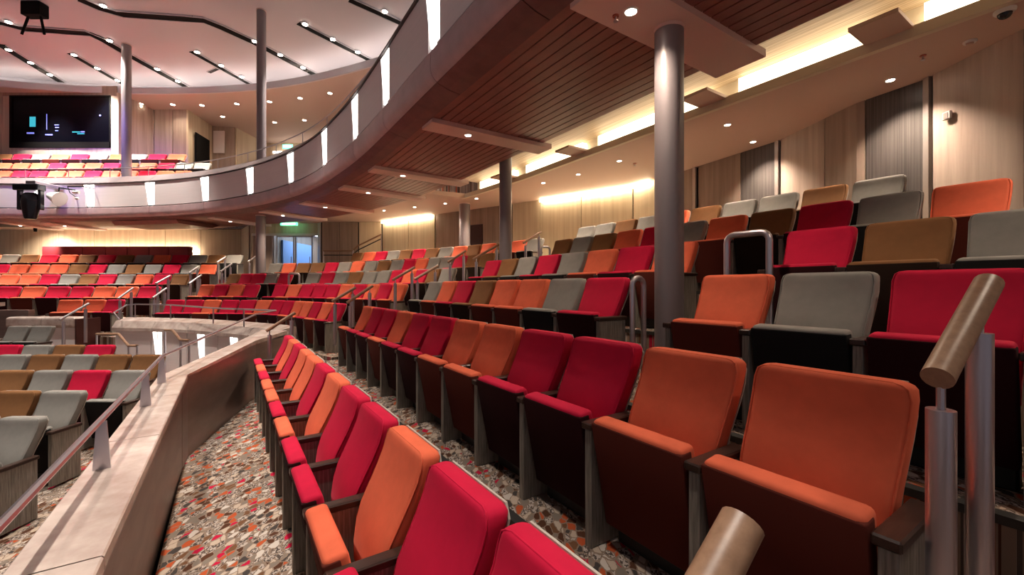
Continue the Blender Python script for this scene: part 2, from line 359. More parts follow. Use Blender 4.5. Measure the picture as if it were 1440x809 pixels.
RN = {1: 'front row', 2: 'second row', 3: 'third row', 4: 'fourth row', 5: 'fifth row', 6: 'back row'}
A_ROWS = [(1, .60, 7.30, 'rrorrorooror', ), (2, .40, 7.34, 'oorroorrorro'), (3, .27, 1.96, 'rgo'), (3, 2.66, 7.34, 'rgoobrog'), (4, .17, 1.87, 'gbr'), (4, 2.72, 7.30, 'orogrgbr'), (5, .62, 6.60, 'ogrbogrobgb'), (6, 1.57, 7.2, 'gbggbogbgg')]
for k, t0, t1, cols in A_ROWS:
    blk = 'right block'
    rn = RN[k] + (' short part' if len(cols) == 3 else ' long part' if k in (3, 4) else '')
    row_on_path(Path([NT(a_n(k), t0), NT(a_n(k), t1)]), 0, t1-t0, cols, a_floor(k), rn, blk, True, 'thick column' if k in (3, 4) and len(cols) > 3 else 'near end')

# middle block: rows follow the bend of the horseshoe; anchors are (image column, depth)
B_TOP = {2: -.35, 3: .05, 4: .40, 5: .78, 6: 1.17}
B_AN = {2: [(490,8.75), (400,10.75), (300,11.2), (236,11.2)], 3: [(577,9.0), (500,10.3), (400,11.6), (285,12.3)],
        4: [(645,9.3), (560,11.1), (470,12.3), (400,13.0), (325,13.8)], 5: [(700,9.9), (640,11.2), (560,12.8), (470,14.0), (400,14.5), (363,14.8)],
        6: [(768,10.3), (703,11.5), (640,12.65), (560,14.0), (498,15.06)]}
B_COL = {2: 'rorooroorrorr'[::1], 3: 'ororo' + 'rrror.roro', 4: 'gbrorggbgrg.rgrrb', 5: 'bbrggorgbgogrbbog.', 6: 'gobob' + 'ogbrbgrob'}
B_COL[2] = 'rorooRr'.replace('R', 'r') + 'orrorr'
B_COL[3] = 'ororo' + 'rrror' + '.roro'
b_paths = {}
for k in B_AN:
    pa = Path(spline([XD(*a) for a in B_AN[k]], 8)); b_paths[k] = pa
    row_on_path(pa, 0, pa.L, B_COL[k], B_TOP[k]-BACKH, RN[k-1] if k < 6 else 'back row', 'middle block', False, 'right end')
    ext = Path([pa.at(-.55)] + pa.p + [pa.at(pa.L+.6)])
    struct('floor_terrace', sweep_bm(ext, 0, ext.L, rect(-.62, .62 if k < 6 else 3.2, -3.0, B_TOP[k]-BACKH), .6), M['carpet'])
# far left block: rows across the hall
C_ROWS = {2: (12.0, -.37, [84, 180], 'roo'), 3: (13.15, -.005, [-36, 230], 'roorroro'), 4: (14.3, .394, [-24, 270], 'brogrbgrooo'), 5: (15.45, .782, [-38, 309], 'ogrgbgrboooro'), 6: (16.6, 1.217, [-22, 345], 'gbgrogbrborbgo')}
c_paths = {}
for k, (d, top, (xl, xr), cols) in C_ROWS.items():
    q1, q0 = XD(xl, d - .25), XD(xr, d)
    mid = (q0+q1)/2 + Vector((0, .12)); pa = Path(spline([q0, mid, q1], 8)); c_paths[k] = pa
    row_on_path(pa, 0, pa.L, cols, top-BACKH, RN[k-1] if k < 6 else 'back row', 'far left block', False, 'right end')
    ext = Path([pa.at(-.5)] + pa.p + [pa.at(pa.L+2)])
    struct('floor_terrace', sweep_bm(ext, 0, ext.L, rect(-.68, .50 if k < 6 else 2.6, -3.0, top-BACKH), .8), M['carpet'])
# lower stalls, facing the camera's left
D_ROWS = [(4.4, 75, 'gbb', 1, 66), (5.25, 130, 'gbb', 2, 64), (6.2, 217, 'grgbg', 3, 54), (7.2, 238, 'bbgbgg', 4, 47), (8.0, 168, 'rbgrg', 5, 43), (10.2, 82, 'gg', 6, 33)]
for d, xr, cols, k, wpx in D_ROWS:
    q0 = XD(xr, d); p = wpx*d/F; pa = Path([q0, q0 - Vector((p*len(cols), 0))])
    row_on_path(pa, 0, p*len(cols), cols, dz(d), RN[k] if k < 6 else 'back row', 'lower stalls', True, 'right end')
# upper balcony rows
E_ROWS = [(16.6, 4.47, 0, 0, 1), (17.2, 4.95, 0, 0, 2), (17.8, 5.49, 0, 0, 3)]
E_C = {1: (-4, 273, 'oorooroorro'), 2: (-4, 300, 'ggrobroorooo'), 3: (-6, 265, 'orgbgrogrb')}
for d, top, _, _, k in E_ROWS:
    xl, xr, cols = E_C[k]; q0, q1 = XD(xr, d), XD(xl, d); pa = Path([q0, q1])
    row_on_path(pa, 0, pa.L, cols, top-BACKH, RN[k] if k < 3 else 'back row', 'upper balcony', False, 'right end')
    struct('floor_balcony', box_bm(-26, -10.6 if k > 1 else -9.8, d-.42, d+.26 if k < 3 else d+.6, 2.75, top-BACKH), M['carpet'])

# ------------------------------------------------------------------ balcony front: panels, LED strips, bullnose, coping, rail
led_px = [608, 541, 499, 456, 408, 351, 287, 211, 126]
led_s = [bal.find(p, 0, 4.5) for p in led_px]
joints = [0.2] + [led_s[0]-6.2, led_s[0]-3.6, led_s[0]-1.8] + led_s + [led_s[-1]+1.9, led_s[-1]+4.2, bal.L-.2]
joints = sorted(j for j in joints if j > 0)
wb = struct('wall_balcony', sweep_bm(bal, .1, bal.L-.1, rect(.05, .35, 2.55, 3.74), .35), M['dark'])
fz0, fz1 = 2.87, 3.70
for a, b in zip(joints, joints[1:]):
    mesh_obj('fascia_panel', sweep_bm(bal, a+.13, b-.13, rect(0, .05, fz0, fz1), .35), M['panel'], wb)
    mesh_obj('bullnose_segment', sweep_bm(bal, a+.006, b-.006, [(.055,2.485), (.018,2.512), (-.010,2.550), (-.026,2.60), (-.030,2.66), (-.022,2.830), (.02,2.848), (.10,2.848), (.10,2.485)], .3), M['mauve'], wb, True)
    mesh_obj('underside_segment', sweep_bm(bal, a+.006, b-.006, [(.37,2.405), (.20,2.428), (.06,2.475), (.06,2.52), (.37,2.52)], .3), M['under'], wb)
    mesh_obj('coping_segment', sweep_bm(bal, a+.006, b-.006, [(-.03,3.71), (-.03,3.74), (.26,4.02), (.42,4.03), (.42,3.71)], .35), M['coping'], wb)
def led_pair(path, s, z0, z1, parent, n=-.004, wd=.21):
    for d0, d1 in ((.022, wd), (-wd, -.022)):
        bm = bmesh.new(); lo = [path.off(s+d*.62-wd*.38, n) for d in (d0, d1)]; hi = [path.off(s+d*1.0, n) for d in (d0, d1)]
        lo2 = [path.off(s+d*.62-wd*.38, n+.03) for d in (d0, d1)]; hi2 = [path.off(s+d*1.0, n+.03) for d in (d0, d1)]
        v = [bm.verts.new((*q, z)) for q, z in ((lo[0],z0),(lo[1],z0),(lo2[1],z0),(lo2[0],z0),(hi[0],z1),(hi[1],z1),(hi2[1],z1),(hi2[0],z1))]
        for f in ((0,3,2,1),(4,5,6,7),(0,1,5,4),(1,2,6,5),(2,3,7,6),(3,0,4,7)): bm.faces.new([v[i] for i in f])
        bmesh.ops.recalc_face_normals(bm, faces=list(bm.faces)); mesh_obj('led_strip', bm, M['e_led'], parent)
for s in joints[1:-1]: led_pair(bal, s, fz0+.02, fz1-.02, wb)
rl = empty('balcony_rail', (*bal.at(8), 3.7), 0, 'thin steel guard rail along the top of the curved balcony front', 'railing')
def child(name, bm, m, par, smooth=True):
    o = mesh_obj(name, bm, m, None, smooth); o.parent = par; o.matrix_parent_inverse = par.matrix_basis.inverted() if False else o.matrix_parent_inverse
    o.location = Vector(o.location) - Vector(par.location); return o
child('top_rail', pipe_bm([(*bal.off(u, .34), 4.36) for u in [4 + .5*i for i in range(int((bal.L-5)/.5))]], .016, 6), M['steel'], rl)
u = 4.5
while u < bal.L - 1.5:
    q = bal.off(u, .34); child('post', tube_bm((*q, 4.02), (*q, 4.36), .012, seg=6), M['steel'], rl); u += 1.6

# ------------------------------------------------------------------ soffit under the balcony: planks, dropped panels, cove, outer soffit
beam_px = [607, 527, 484, 429, 372, 300, 215, 68, 5]
beam_s = [SA-3.6, SA-.55, SA+2.48] + [bal.find(p, .45, 5) for p in beam_px]
sof = struct('ceiling_soffit', sweep_bm(bal, .1, bal.L-.1, rect(.36, 2.36, ZS+.03, ZS+.3), .4), M['plankback'])
NPL = 15; pw = 2.0/NPL
for a, b in zip(beam_s, beam_s[1:]):
    for i in range(NPL):
        n0 = .365 + i*pw
        mesh_obj('plank', sweep_bm(bal, a+.2, b-.2, rect(n0+.008, n0+pw-.008, ZS, ZS+.035), .5 if a > SA+6 else 3.0), M['plank'], sof)
beam_lights = []
for i, s in enumerate(beam_s):
    hwid = .27 if i == 2 else .19
    mesh_obj('dropped_panel', sweep_bm(bal, s-hwid, s+hwid, rect(.37, 2.55, ZS-.06, ZS+.02), .3), M['salmon'], sof)
    beam_lights.append((bal.off(s, 1.05 if i != 2 else .82), ZS-.06))
struct('ceiling_bulkhead', sweep_bm(bal, bal.find(252, .4, 8), bal.find(160, .4, 8), [(.30,2.40), (.42,2.27), (1.7,2.27), (2.0,2.40)], .4), M['plank'])
# light slot behind the planks, along the right block
s_end = bal.find(640, 3.8, 5); s_end = min(s_end, SA+10.6)
sl = struct('ceiling_cove', sweep_bm(bal, .3, s_end, [(2.36,ZS+.3), (2.36,ZS+.34), (3.3,3.04), (4.35,3.04), (4.35,3.10), (2.3,3.10)], .5), M['rib'])
mesh_obj('cove_back', sweep_bm(bal, .3, s_end, rect(4.2, 4.35, ZO+.125, 3.06), .5), M['cream'], sl)
mesh_obj('cove_lip', sweep_bm(bal, .3, s_end+.2, rect(3.76, 3.84, ZO-.005, ZO+.11), .5), M['cream'], sl)
u = .5
bridge = [bal.find(1255, 3.9, 3), bal.find(1010, 3.9, 3), bal.find(822, 3.9, 3), bal.find(725, 3.9, 3)]
glow_cuts = sorted([0.4] + bridge + [s_end-.1])
for a, b in zip(glow_cuts, glow_cuts[1:]):
    if b - a > .6: mesh_obj('cove_glow_strip', sweep_bm(bal, a+.22, b-.22, rect(4.04, 4.17, 2.62, 2.98), .5), M['e_cove'], sl)  # glowing slab in place of the lit upright face inside the slot
for s in bridge: mesh_obj('bridge_panel', sweep_bm(bal, s-.2, s+.2, rect(3.3, 4.2, ZO+.09, ZO+.13), .3), M['tan'], sl)
# outer soffit, between the slot and the wall
wall_far = wall_pts + [(-11.2, 17.6), (-14, 18.9), (-20, 19.1), (-27, 18.6)]
inner = [bal.off(.3 + (s_end-.3)*i/30, 3.8) for i in range(31)] + [bal.off(s_end+.3 + (bal.L-s_end-.6)*i/30, 2.30) for i in range(31)]
wp = Path(wall_far); bm = bmesh.new(); prev = None
for i, q in enumerate(inner):
    best = min((wp.at(wp.L*j/240) for j in range(241)), key=lambda p: (p-q).length)
    best = best + (best-q).normalized()*.25
    cur = [bm.verts.new((*q, ZO)), bm.verts.new((*best, ZO)), bm.verts.new((*best, ZO+.12)), bm.verts.new((*q, ZO+.12))]
    if prev:
        for j in range(4): bm.faces.new((prev[j], prev[(j+1) % 4], cur[(j+1) % 4], cur[j]))
    prev = cur
bmesh.ops.recalc_face_normals(bm, faces=list(bm.faces)); struct('ceiling_outer', bm, M['tan'])

# ------------------------------------------------------------------ walls of the main level
wr = struct('wall_right', slab_bm((5.05,-1), (5.16,4.2), .2, -2.5, 2.6), M['wood_light'])
def wall_piece(name, a, b, z0, z1, m, par, th=.06, inset=0.0):
    a, b = Vector(a), Vector(b); d = (b-a).normalized(); n = Vector((d.y, -d.x))*inset
    return mesh_obj(name, slab_bm(a+n, b+n, th, z0, z1), m, par)
def W(px): return ray_wall(px, wall_pts)
zb = -.2
for a, b in zip(wall_pts[2:], wall_pts[3:]): wall_piece('backing', a, b, -.6, ZO+.02, M['dark'], wr, .1, .07)
wall_piece('wood_panel', (5.0,2.0), (5.06,4.21), zb, ZO, M['wood_light'], wr)
segs = [(1439, 1312, 'wood_light'), (1298, 1218, 'wood_dark'), (1216, 1160, 'wood_brown'), (1159, 1098, 'wood_light'), (1089, 1042, 'wood_dark'), (1041, 982, 'wood_brown'), (973, 962, 'wood_brown'), (961, 891, 'wood_cream'),
        (889, 818, 'wood_cream'), (817, 760, 'wood_cream'), (759, 721, 'wood_cream'), (719, 679, 'wood_brown'), (661, 613, 'wood_brown'), (611, 575, 'wood_cream'), (574, 538, 'wood_cream'), (536, 505, 'wood_cream'), (503, 478, 'wood_brown'), (477, 453, 'wood_brown')]
cornerpx = [CX + F*p[0]/p[1] for p in wall_pts[2:]]
for x0, x1, m in segs:
    cuts = [x0] + sorted([c for c in cornerpx if x1+2 < c < x0-2], reverse=True) + [x1]
    for c0, c1 in zip(cuts, cuts[1:]): wall_piece('wood_panel', W(c0), W(c1), zb, ZO, M[m], wr)
for x0, x1 in ((1309, 1301), (1096, 1091), (979, 975)): wall_piece('metal_trim', W(x0), W(x1), zb, ZO, M['trim'], wr, .05, -.03)
# service door and its frame in the taupe wall
d1 = struct('door_1', slab_bm(W(678), W(662), .05, .55, 2.02), mat('dark_plum_door', (.05,.02,.02), .5))
mesh_obj('door_handle', tube_bm((*W(664.5), 1.15), (*(W(664.5)-Vector((.0,.05))), 1.15), .02, seg=8), M['steel'], d1)
wall_piece('wood_panel', W(679), W(661), 2.04, ZO, M['wood_brown'], wr)
# wall washing tubes: along the top of the cream wall and low behind the last row
for x0, x1, z in ((918, 893, 2.44), (888, 762, 2.44), (610, 540, 2.44)):
    a, b = W(x0), W(x1); d = (b-a).normalized(); n = Vector((d.y, -d.x))
    mesh_obj('wash_tube', slab_bm(a-n*.13, b-n*.13, .05, 2.46, 2.52), M['e_wall'], wr)
for x0, x1, z in ((960, 722, .55), (611, 540, .60)):
    cuts = [x0] + sorted([c for c in cornerpx if x1+2 < c < x0-2], reverse=True) + [x1]
    for c0, c1 in zip(cuts, cuts[1:]):
        a, b = W(c0-1), W(c1+1); d = (b-a).normalized(); n = Vector((d.y, -d.x))
        mesh_obj('wash_tube', slab_bm(a-n*.14, b-n*.14, .05, z, z+.05), M['e_wall'], wr)
# back wall at the far left with the entrance
wl = struct('wall_back', slab_bm((-11.6,19.3), (-28,19.3), .2, -.6, 2.6), M['dark'])
bx = [-12.2, -14.0, -15.6, -17.2, -18.8, -20.4, -22, -24, -27]
for i, (x0, x1) in enumerate(zip(bx, bx[1:])): wall_piece('wood_panel', (x0-.01, 19.2), (x1+.01, 19.2), -.5, ZO+.02, M['wood_cream'], wl)
wall_piece('wood_panel', (-11.05, 17.9), (-12.2, 19.2), -.5, ZO+.02, M['wood_brown'], wl)
wall_piece('wood_panel', (-10.55, 17.6), (-11.0, 17.9), -.5, ZO+.02, M['wood_brown'], wl)
mesh_obj('wash_tube', slab_bm((-14.1,18.98), (-20.4,18.98), .06, 1.55, 1.61), emit('bench_wash_tube', (1, .84, .58), 42), wl)
# entrance recess with glazed doors and a lit corridor behind
we = struct('wall_entrance', slab_bm((-7.7,17.3), (-10.5,17.3), .2, 2.12, 2.6), M['wood_cream'])
wall_piece('white_trim', (-7.62, 16.95), (-7.86, 17.25), -.5, ZO, M['offwhite'], we, .08)
wall_piece('lintel', (-7.8,17.22), (-10.5,17.22), 2.05, 2.14, M['offwhite'], we, .06)
wall_piece('wood_panel', (-9.72,17.3), (-10.5,17.3), -.5, 2.06, M['wood_brown'], we, .06)
wall_piece('corridor_side', (-9.75,17.36), (-9.75,22.5), -.5, 2.4, M['wood_brown'], we, .06)
wall_piece('corridor_side', (-7.6,22.5), (-7.6,17.36), -.5, 2.4, M['offwhite'], we, .06)
wall_piece('corridor_end', (-7.6,22.5), (-9.75,22.5), -.5, 2.4, M['wood_light'], we, .06)
mesh_obj('corridor_ceiling', box_bm(-9.75, -7.6, 17.4, 22.5, 2.4, 2.46), M['white'], we)
mesh_obj('corridor_light_panel', box_bm(-9.2, -8.2, 18.2, 21.5, 2.36, 2.39), M['e_day'], we)
mesh_obj('blue_wall_panel', box_bm(-9.68, -9.60, 17.9, 20.6, -.3, 1.95), mat('pale_blue_panel', (.25,.42,.8), .5), we)
def door(px0, px1, y, n):
    x0, x1 = (px0-CX)/F*y, (px1-CX)/F*y
    g = bpy.data.materials.get('clear_door_glass')
    if g is None:
        g = mat('clear_door_glass', (.8,.9,.95), .03); g.node_tree.nodes['Principled BSDF'].inputs['Transmission Weight'].default_value = 1.0; g.node_tree.nodes['Principled BSDF'].inputs['IOR'].default_value = 1.05
    d = struct('door_%d' % n, box_bm(x0+.05, x1-.05, y, y+.02, -.45, 2.0), g)
    for a, b, c, e in ((x0, x0+.05, -.5, 2.05), (x1-.05, x1, -.5, 2.05), (x0, x1, 2.0, 2.05), (x0, x1, -.5, -.4)):
        mesh_obj('door_frame', box_bm(a, b, y-.02, y+.04, c, e), M['trim'], d)
    mesh_obj('door_handle', tube_bm((x1-.1, y-.05, .4), (x1-.1, y-.05, 1.2), .015, seg=8), M['steel'], d)
door(389, 414, 17.28, 2); door(415, 440, 17.28, 3)

# ------------------------------------------------------------------ upper hall: main ceiling, cove, lower ceiling, back wall
lipc = Path(spline([(9,0), (6.2,6), (2.8,10.2), (-1,13.4), (-5.3,16.0), (-10.3,17.8), (-15.8,18.25), (-21,17.6), (-28,15.5)], 8))
bm = bmesh.new(); pts = [bm.verts.new((*p, ZC)) for p in [(9.8,-9)] + [lipc.off(lipc.L*i/40, 1.1) for i in range(41)] + [(-28,-9)]]
bm.faces.new(pts); bmesh.ops.recalc_face_normals(bm, faces=list(bm.faces))
g = bmesh.ops.extrude_face_region(bm, geom=list(bm.faces)); bmesh.ops.translate(bm, verts=[v for v in g['geom'] if isinstance(v, bmesh.types.BMVert)], vec=(0, 0, .2)); bmesh.ops.recalc_face_normals(bm, faces=list(bm.faces))
struct('ceiling', bm, M['white'])
lw = struct('ceiling_lower', sweep_bm(lipc, 0, lipc.L, rect(0, 7.5, ZL, ZL+.1), .8), M['salmon2'])
mesh_obj('cove_lip', sweep_bm(lipc, 0, lipc.L, rect(-.02, .06, ZL-.01, ZL+.26), .6), M['white'], lw)
mesh_obj('cove_glow_strip', sweep_bm(lipc, .5, lipc.L-.5, rect(.25, .35, ZL+.14, ZL+.22), .8), M['e_ceil'], lw)
mesh_obj('cove_back', sweep_bm(lipc, 0, lipc.L, rect(1.0, 1.1, ZL+.1, ZC+.05), .8), M['white'], lw)
# dark lighting troughs across the main ceiling
tr_px = [[(-30,25), (0,31), (30,39), (125,46), (150,58), (178,75), (272,127)], [(112,-2), (135,8), (158,18), (285,27), (310,37), (360,60), (452,109)], [(0,62), (95,120)], [(100,75), (188,126)], [(270,72), (357,121)], [(420,32), (528,88)], [(492,-1), (565,32)]]
names = ['long bent black ceiling trough nearest the far left wall', 'long bent black ceiling trough running above both slim columns', 'short black ceiling trough at the far left edge', 'short black ceiling trough left of the left slim column', 'short black ceiling trough left of the right slim column', 'short black ceiling trough right of the right slim column', 'short black ceiling trough beside the near balcony front']
lamps_px = [[(12,31), (154,57), (221,97), (250,114)], [(145,8), (358,58), (394,77), (426,95)], [(12,70), (43,88), (70,105)], [(104,77), (137,96), (165,113)], [(277,73), (311,92), (340,108)], [(429,34), (468,55), (503,73)], [(541,16)]]
spots = []
for i, (tp, lb, lps) in enumerate(zip(tr_px, names, lamps_px)):
    ctr = PZ(*tp[len(tp)//2], ZC-.0)
    e = empty('ceiling_trough', (ctr.x, ctr.y, ZC), 0, lb, 'light trough', 'lighting troughs in the main ceiling')
    pa = Path([PZ(x, y, ZC).xy for x, y in tp]); hw_ = .17 if i < 3 else .13
    child('channel', sweep_bm(pa, 0, pa.L, rect(-hw_, hw_, ZC-.03, ZC-.002), .3), M['black'], e, False)
    for sgn in (-1, 1): child('channel_edge', sweep_bm(pa, 0, pa.L, rect(sgn*hw_-.015, sgn*hw_+.015, ZC-.045, ZC-.002), .5), M['white'], e, False)
    for x, y in lps:
        q = PZ(x, y, ZC-.05); child('lamp_head', lathe_bm([(.05,0), (.095,-.03), (.09,-.035), (.05,-.03)], 12, None, (q.x, q.y, ZC-.02)), M['steel'], e)
        child('lamp_lens', lathe_bm([(.085,-.036), (.085,-.05)], 12, None, (q.x, q.y, ZC-.02)), M['e_lamp'], e)
        spots.append((q, e))
def light(name, typ, loc, energy, col, par=None, size=.1, spot=None, blend=.6, rot=(0, 0, 0)):
    l = bpy.data.lights.new(name, typ); l.energy = energy; l.color = col
    if typ == 'SPOT': l.spot_size = math.radians(spot); l.spot_blend = blend; l.shadow_soft_size = size
    elif typ == 'POINT': l.shadow_soft_size = size
    elif typ == 'AREA': l.shape = 'DISK'; l.size = size
    o = bpy.data.objects.new(name, l); COL.objects.link(o); o.location = loc; o.rotation_euler = rot
    if par is not None: o.parent = par; o.location = Vector(loc) - Vector(par.location)
    return o
for i, (q, e) in enumerate(spots): light('trough_lamp_light', 'SPOT', (q.x, q.y, ZC-.1), 3800, NEUT, e, .12, 66, .7)
# unseen trough lamps, added to light front row, parapet and stalls, beams narrowed
e = empty('ceiling_trough', (-3, 3, ZC), 0, 'unseen black ceiling trough with lamps added over the front seats', 'light trough', 'lighting troughs in the main ceiling')
for (x, y) in [tuple(NT(n_, t_)) for n_, t_ in ((-.3,-.2), (-.3,1.5), (-.3,3.2), (-.3,4.9), (-.3,6.6))]:
    child('channel', box_bm(x-.8, x+.8, y-.14, y+.14, ZC-.03, ZC-.002), M['black'], e, False)
    child('lamp_lens', lathe_bm([(.085,-.036), (.085,-.05)], 12, None, (x, y, ZC-.02)), M['e_lamp'], e)
    light('trough_lamp_light', 'SPOT', (x, y, ZC-.1), 2000, NEUT, e, .12, 30, 1.0)
for (x, y) in ((-5.2,3.2), (-7.2,5.8), (-6.4,8.4), (-10.5,7.5)):
    child('channel', box_bm(x-.8, x+.8, y-.14, y+.14, ZC-.03, ZC-.002), M['black'], e, False)
    child('lamp_lens', lathe_bm([(.085,-.036), (.085,-.05)], 12, None, (x, y, ZC-.02)), M['e_lamp'], e)
    light('trough_lamp_light', 'SPOT', (x, y, ZC-.1), 2200, NEUT, e, .12, 52, .6)
# upper back wall with the control-room window
uw = struct('wall_upper', box_bm(-30, -15.2, 20.0, 20.2, 3.0, ZL), M['dark'])
YB = 18.15
def up_panel(px0, px1, py0, py1, y, m, name='wood_panel', th=.06, par=uw):
    a, b = PD(px0, py1, y), PD(px1, py0, y); return mesh_obj(name, box_bm(a.x, b.x, y, y+th, a.z, b.z), m, par)
for x0, x1 in ((166, 190), (191, 216), (217, 242), (243, 262)): up_panel(x0+.3, x1, 148, 290, 19.9, M['wood_light'])
for x0, x1, y0, y1, m, nm in ((-60,3.5,122,290,'wood_light','wood_panel'), (4,14,135,290,'wood_light','wood_panel'), (156,164,135,290,'wood_light','wood_panel'), (14.3,85,208,290,'wood_light','wood_panel'), (85.3,155.7,208,290,'wood_light','wood_panel'), (4,164,121,134.5,'wood_brown','window_head')):
    up_panel(x0, x1, y0, y1, YB, M[m], nm)
bx_ = PD(164, 200, YB).x; mesh_obj('booth_side', box_bm(bx_, bx_+.08, YB, 20, 3.0, ZL), M['wood_light'], uw)
mesh_obj('booth_back', box_bm(-30, bx_, YB+.9, YB+1.0, 3.0, ZL), M['dark'], uw)
win = struct('window_1', box_bm(*(lambda a, b: (a.x, b.x, YB+.03, YB+.05, a.z, b.z))(PD(15, 207, YB), PD(155, 135, YB))), M['glass'])
for x0, x1, y0, y1 in ((14, 15.5, 135, 208), (154.5, 156, 135, 208), (14, 156, 134.5, 136), (14, 156, 200, 208)):
    a, b = PD(x0, y1, YB), PD(x1, y0, YB); mesh_obj('window_frame', box_bm(a.x, b.x, YB-.03, YB+.03, a.z, b.z), M['black'], win)
for x0, x1, y0, y1, m in ((41,49,164,178,'e_cyan'), (37,47,186,188,'e_blue'), (63,73,188.5,190,'e_blue'), (76,82,175,176,'e_blue'), (77,82,178.5,179.5,'e_blue'), (77,81,183,184,'e_blue'), (101,112,185,186,'e_cyan'), (108,118,187.5,188.3,'e_cyan'), (113,118,184.5,186,'e_blue'), (64.6,65.2,160,182,'e_blue'), (139,141,161,163,'e_blue')):
    a, b = PD(x0, y1, YB), PD(x1, y0, YB); mesh_obj('monitor_glow', box_bm(a.x, b.x, YB+.015, YB+.029, a.z, b.z), M[m], win)
# side walls that step back to the right of the window wall
def U(px, y): return ((px-CX)/F*y, y)
for (a, b, m) in ((U(262,19.9), U(297,22.0), 'wood_cream'), (U(297,22.0), U(331,22.2), 'wood_brown'), (U(331,22.2), U(372,24.6), 'wood_cream'), (U(372,24.6), U(470,24.6), 'wood_cream'), (U(470,24.6), U(560,19), 'wood_brown')):
    wall_piece('wood_panel', b, a, 3.0, ZL, M[m], uw, -.08)
struct('door_4', slab_bm((Vector(U(262,19.9)).lerp(Vector(U(297,22.0)), .2)+Vector((.16,0))), Vector(U(262,19.9)).lerp(Vector(U(297,22.0)), .75)+Vector((.16,0)), .05, 4.2, 7.35), M['black'])
up_panel(300, 315, 184, 215, 21.9, M['panel'], 'grey_wall_panel')
struct('floor_balcony', box_bm(-16.3, 4, 16.6, 26, 3.0, 4.2), M['carpet'])
mesh_obj('wash_tube', box_bm(*[f(v) for f, v in ((min, (U(385,24.4)[0], U(465,24.4)[0])), (max, (U(385,24.4)[0], U(465,24.4)[0])))], 24.3, 24.36, 7.6, 7.7), M['e_ceil'], uw)

struct('wall_left', box_bm(-28.2, -28, -4, 20, -3, ZC), M['wood_brown'])
# ------------------------------------------------------------------ columns
def column(xy, z0, z1, r, label):
    e = empty('column', (*xy, z0), 0, label, 'column', 'round steel columns')
    mesh_obj('shaft', lathe_bm([(r, 0), (r, z1-z0)], 28), M['colpaint'], e, True)
    mesh_obj('base_ring', lathe_bm([(r+.02, 0), (r+.02, .1), (r+.005, .12)], 28), M['dark'], e, True)
    mesh_obj('top_ring', lathe_bm([(r+.006, z1-z0-.03), (r+.006, z1-z0)], 28), M['salmon'], e, True)
    return e
column(NT(3.36, 2.46), a_floor(3), ZS-.062, .128, 'thick mauve-grey column in the gap of the third row')
column(XD(711, 8.5), .3, ZO+.3, .125, 'grey column standing left of the stair rails at mid picture')
column(XD(653.5, 13.1), .2, ZO-.002, .165, 'grey column in front of the small dark door')
column(bal.off(bal.find(367, .9, 8), .9), -.9, ZS-.002, .15, 'dark column under the balcony among the middle seats')
q = bal.off(bal.find(367, .6, 8), .6); column(q, 3.6, ZC, .14, 'tall slim column on the balcony, right of the pair')
q = bal.off(bal.find(178, .6, 8), .6); column(q, 3.6, ZC, .15, 'tall slim column on the balcony beside the dark window')

# ------------------------------------------------------------------ stone-capped parapets with rail
par = Path([NT(-.45,-2.5), NT(-.45,5.35), (-4.2,6.75), (-4.55,8.25)])
pz = -.88
wp1 = struct('wall_parapet', sweep_bm(par, 0, 8.0, rect(-.10, .06, -2.6, pz-.04), 2), M['bronze'])
def coping(path, s0, s1, n0, n1, z, par_o, hs=.05, z1=None):
    z1 = z if z1 is None else z1
    bm = bmesh.new(); rings = []
    for u, zz in ((s0+.004, z), (s1-.004, z1)):
        rings.append([bm.verts.new((*path.off(u, n), zz+dzz)) for n, dzz in ((n0, -hs), (n1, -hs), (n1, -.006), (n1-.006, 0), (n0+.006, 0), (n0, -.006))])
    A, B = rings
    for j in range(6): bm.faces.new((A[j], A[(j+1) % 6], B[(j+1) % 6], B[j]))
    bm.faces.new(A); bm.faces.new(B[::-1]); bmesh.ops.recalc_face_normals(bm, faces=list(bm.faces))
    return mesh_obj('coping_slab', bm, M['stone'], par_o)
cuts = [0, 1.6, 3.0, 4.4, 5.77, 6.9, 7.85]
for a, b in zip(cuts, cuts[1:]): coping(par, a, b, -.13, .11, pz, wp1)
def poly_slab(name, poly, z0, z1, m, parent): return mesh_obj(name, prism_bm(poly, z0, z1), m, parent)
# after the bend the wall runs back towards the middle block and turns left along its front
kR, kL = NT(-.34,5.35), NT(-.58,5.35)
crn = [PZ(360,479,-.84).xy, PZ(404,465,-.80).xy]
inn = [PZ(318,474,-.80).xy, PZ(352,462,-.76).xy]
poly_slab('wall_face', [NT(-.36,5.0), kR, crn[0], crn[1], crn[1]+Vector((-.14,.06)), crn[0]+Vector((-.16,.02)), kR+Vector((-.16,.02)), NT(-.5,5.0)], -2.6, -.90, M['bronze'], wp1)
bm = bmesh.new()
def z_slab(pts, th, name, m, parent):
    bm = bmesh.new(); up = [bm.verts.new(p) for p in pts]; lo = [bm.verts.new((p[0], p[1], p[2]-th)) for p in pts]; n = len(pts)
    bm.faces.new(up); bm.faces.new(lo[::-1])
    for i in range(n): bm.faces.new((up[i], lo[i], lo[(i+1) % n], up[(i+1) % n]))
    bmesh.ops.recalc_face_normals(bm, faces=list(bm.faces)); return mesh_obj(name, bm, m, parent)
h0, h1, h2 = -.88, -.84, -.80
l0 = Vector((*kL, h0)); r0 = Vector((*kR, h0)); r1 = Vector((*crn[0], h1)); l1 = r1 + Vector((-.28, .10, 0)); r2 = Vector((*crn[1], h2)); l2 = r2 + Vector((-.40, -.12, .02))
mid = r0.lerp(r1, .5); midl = l0.lerp(l1, .5)
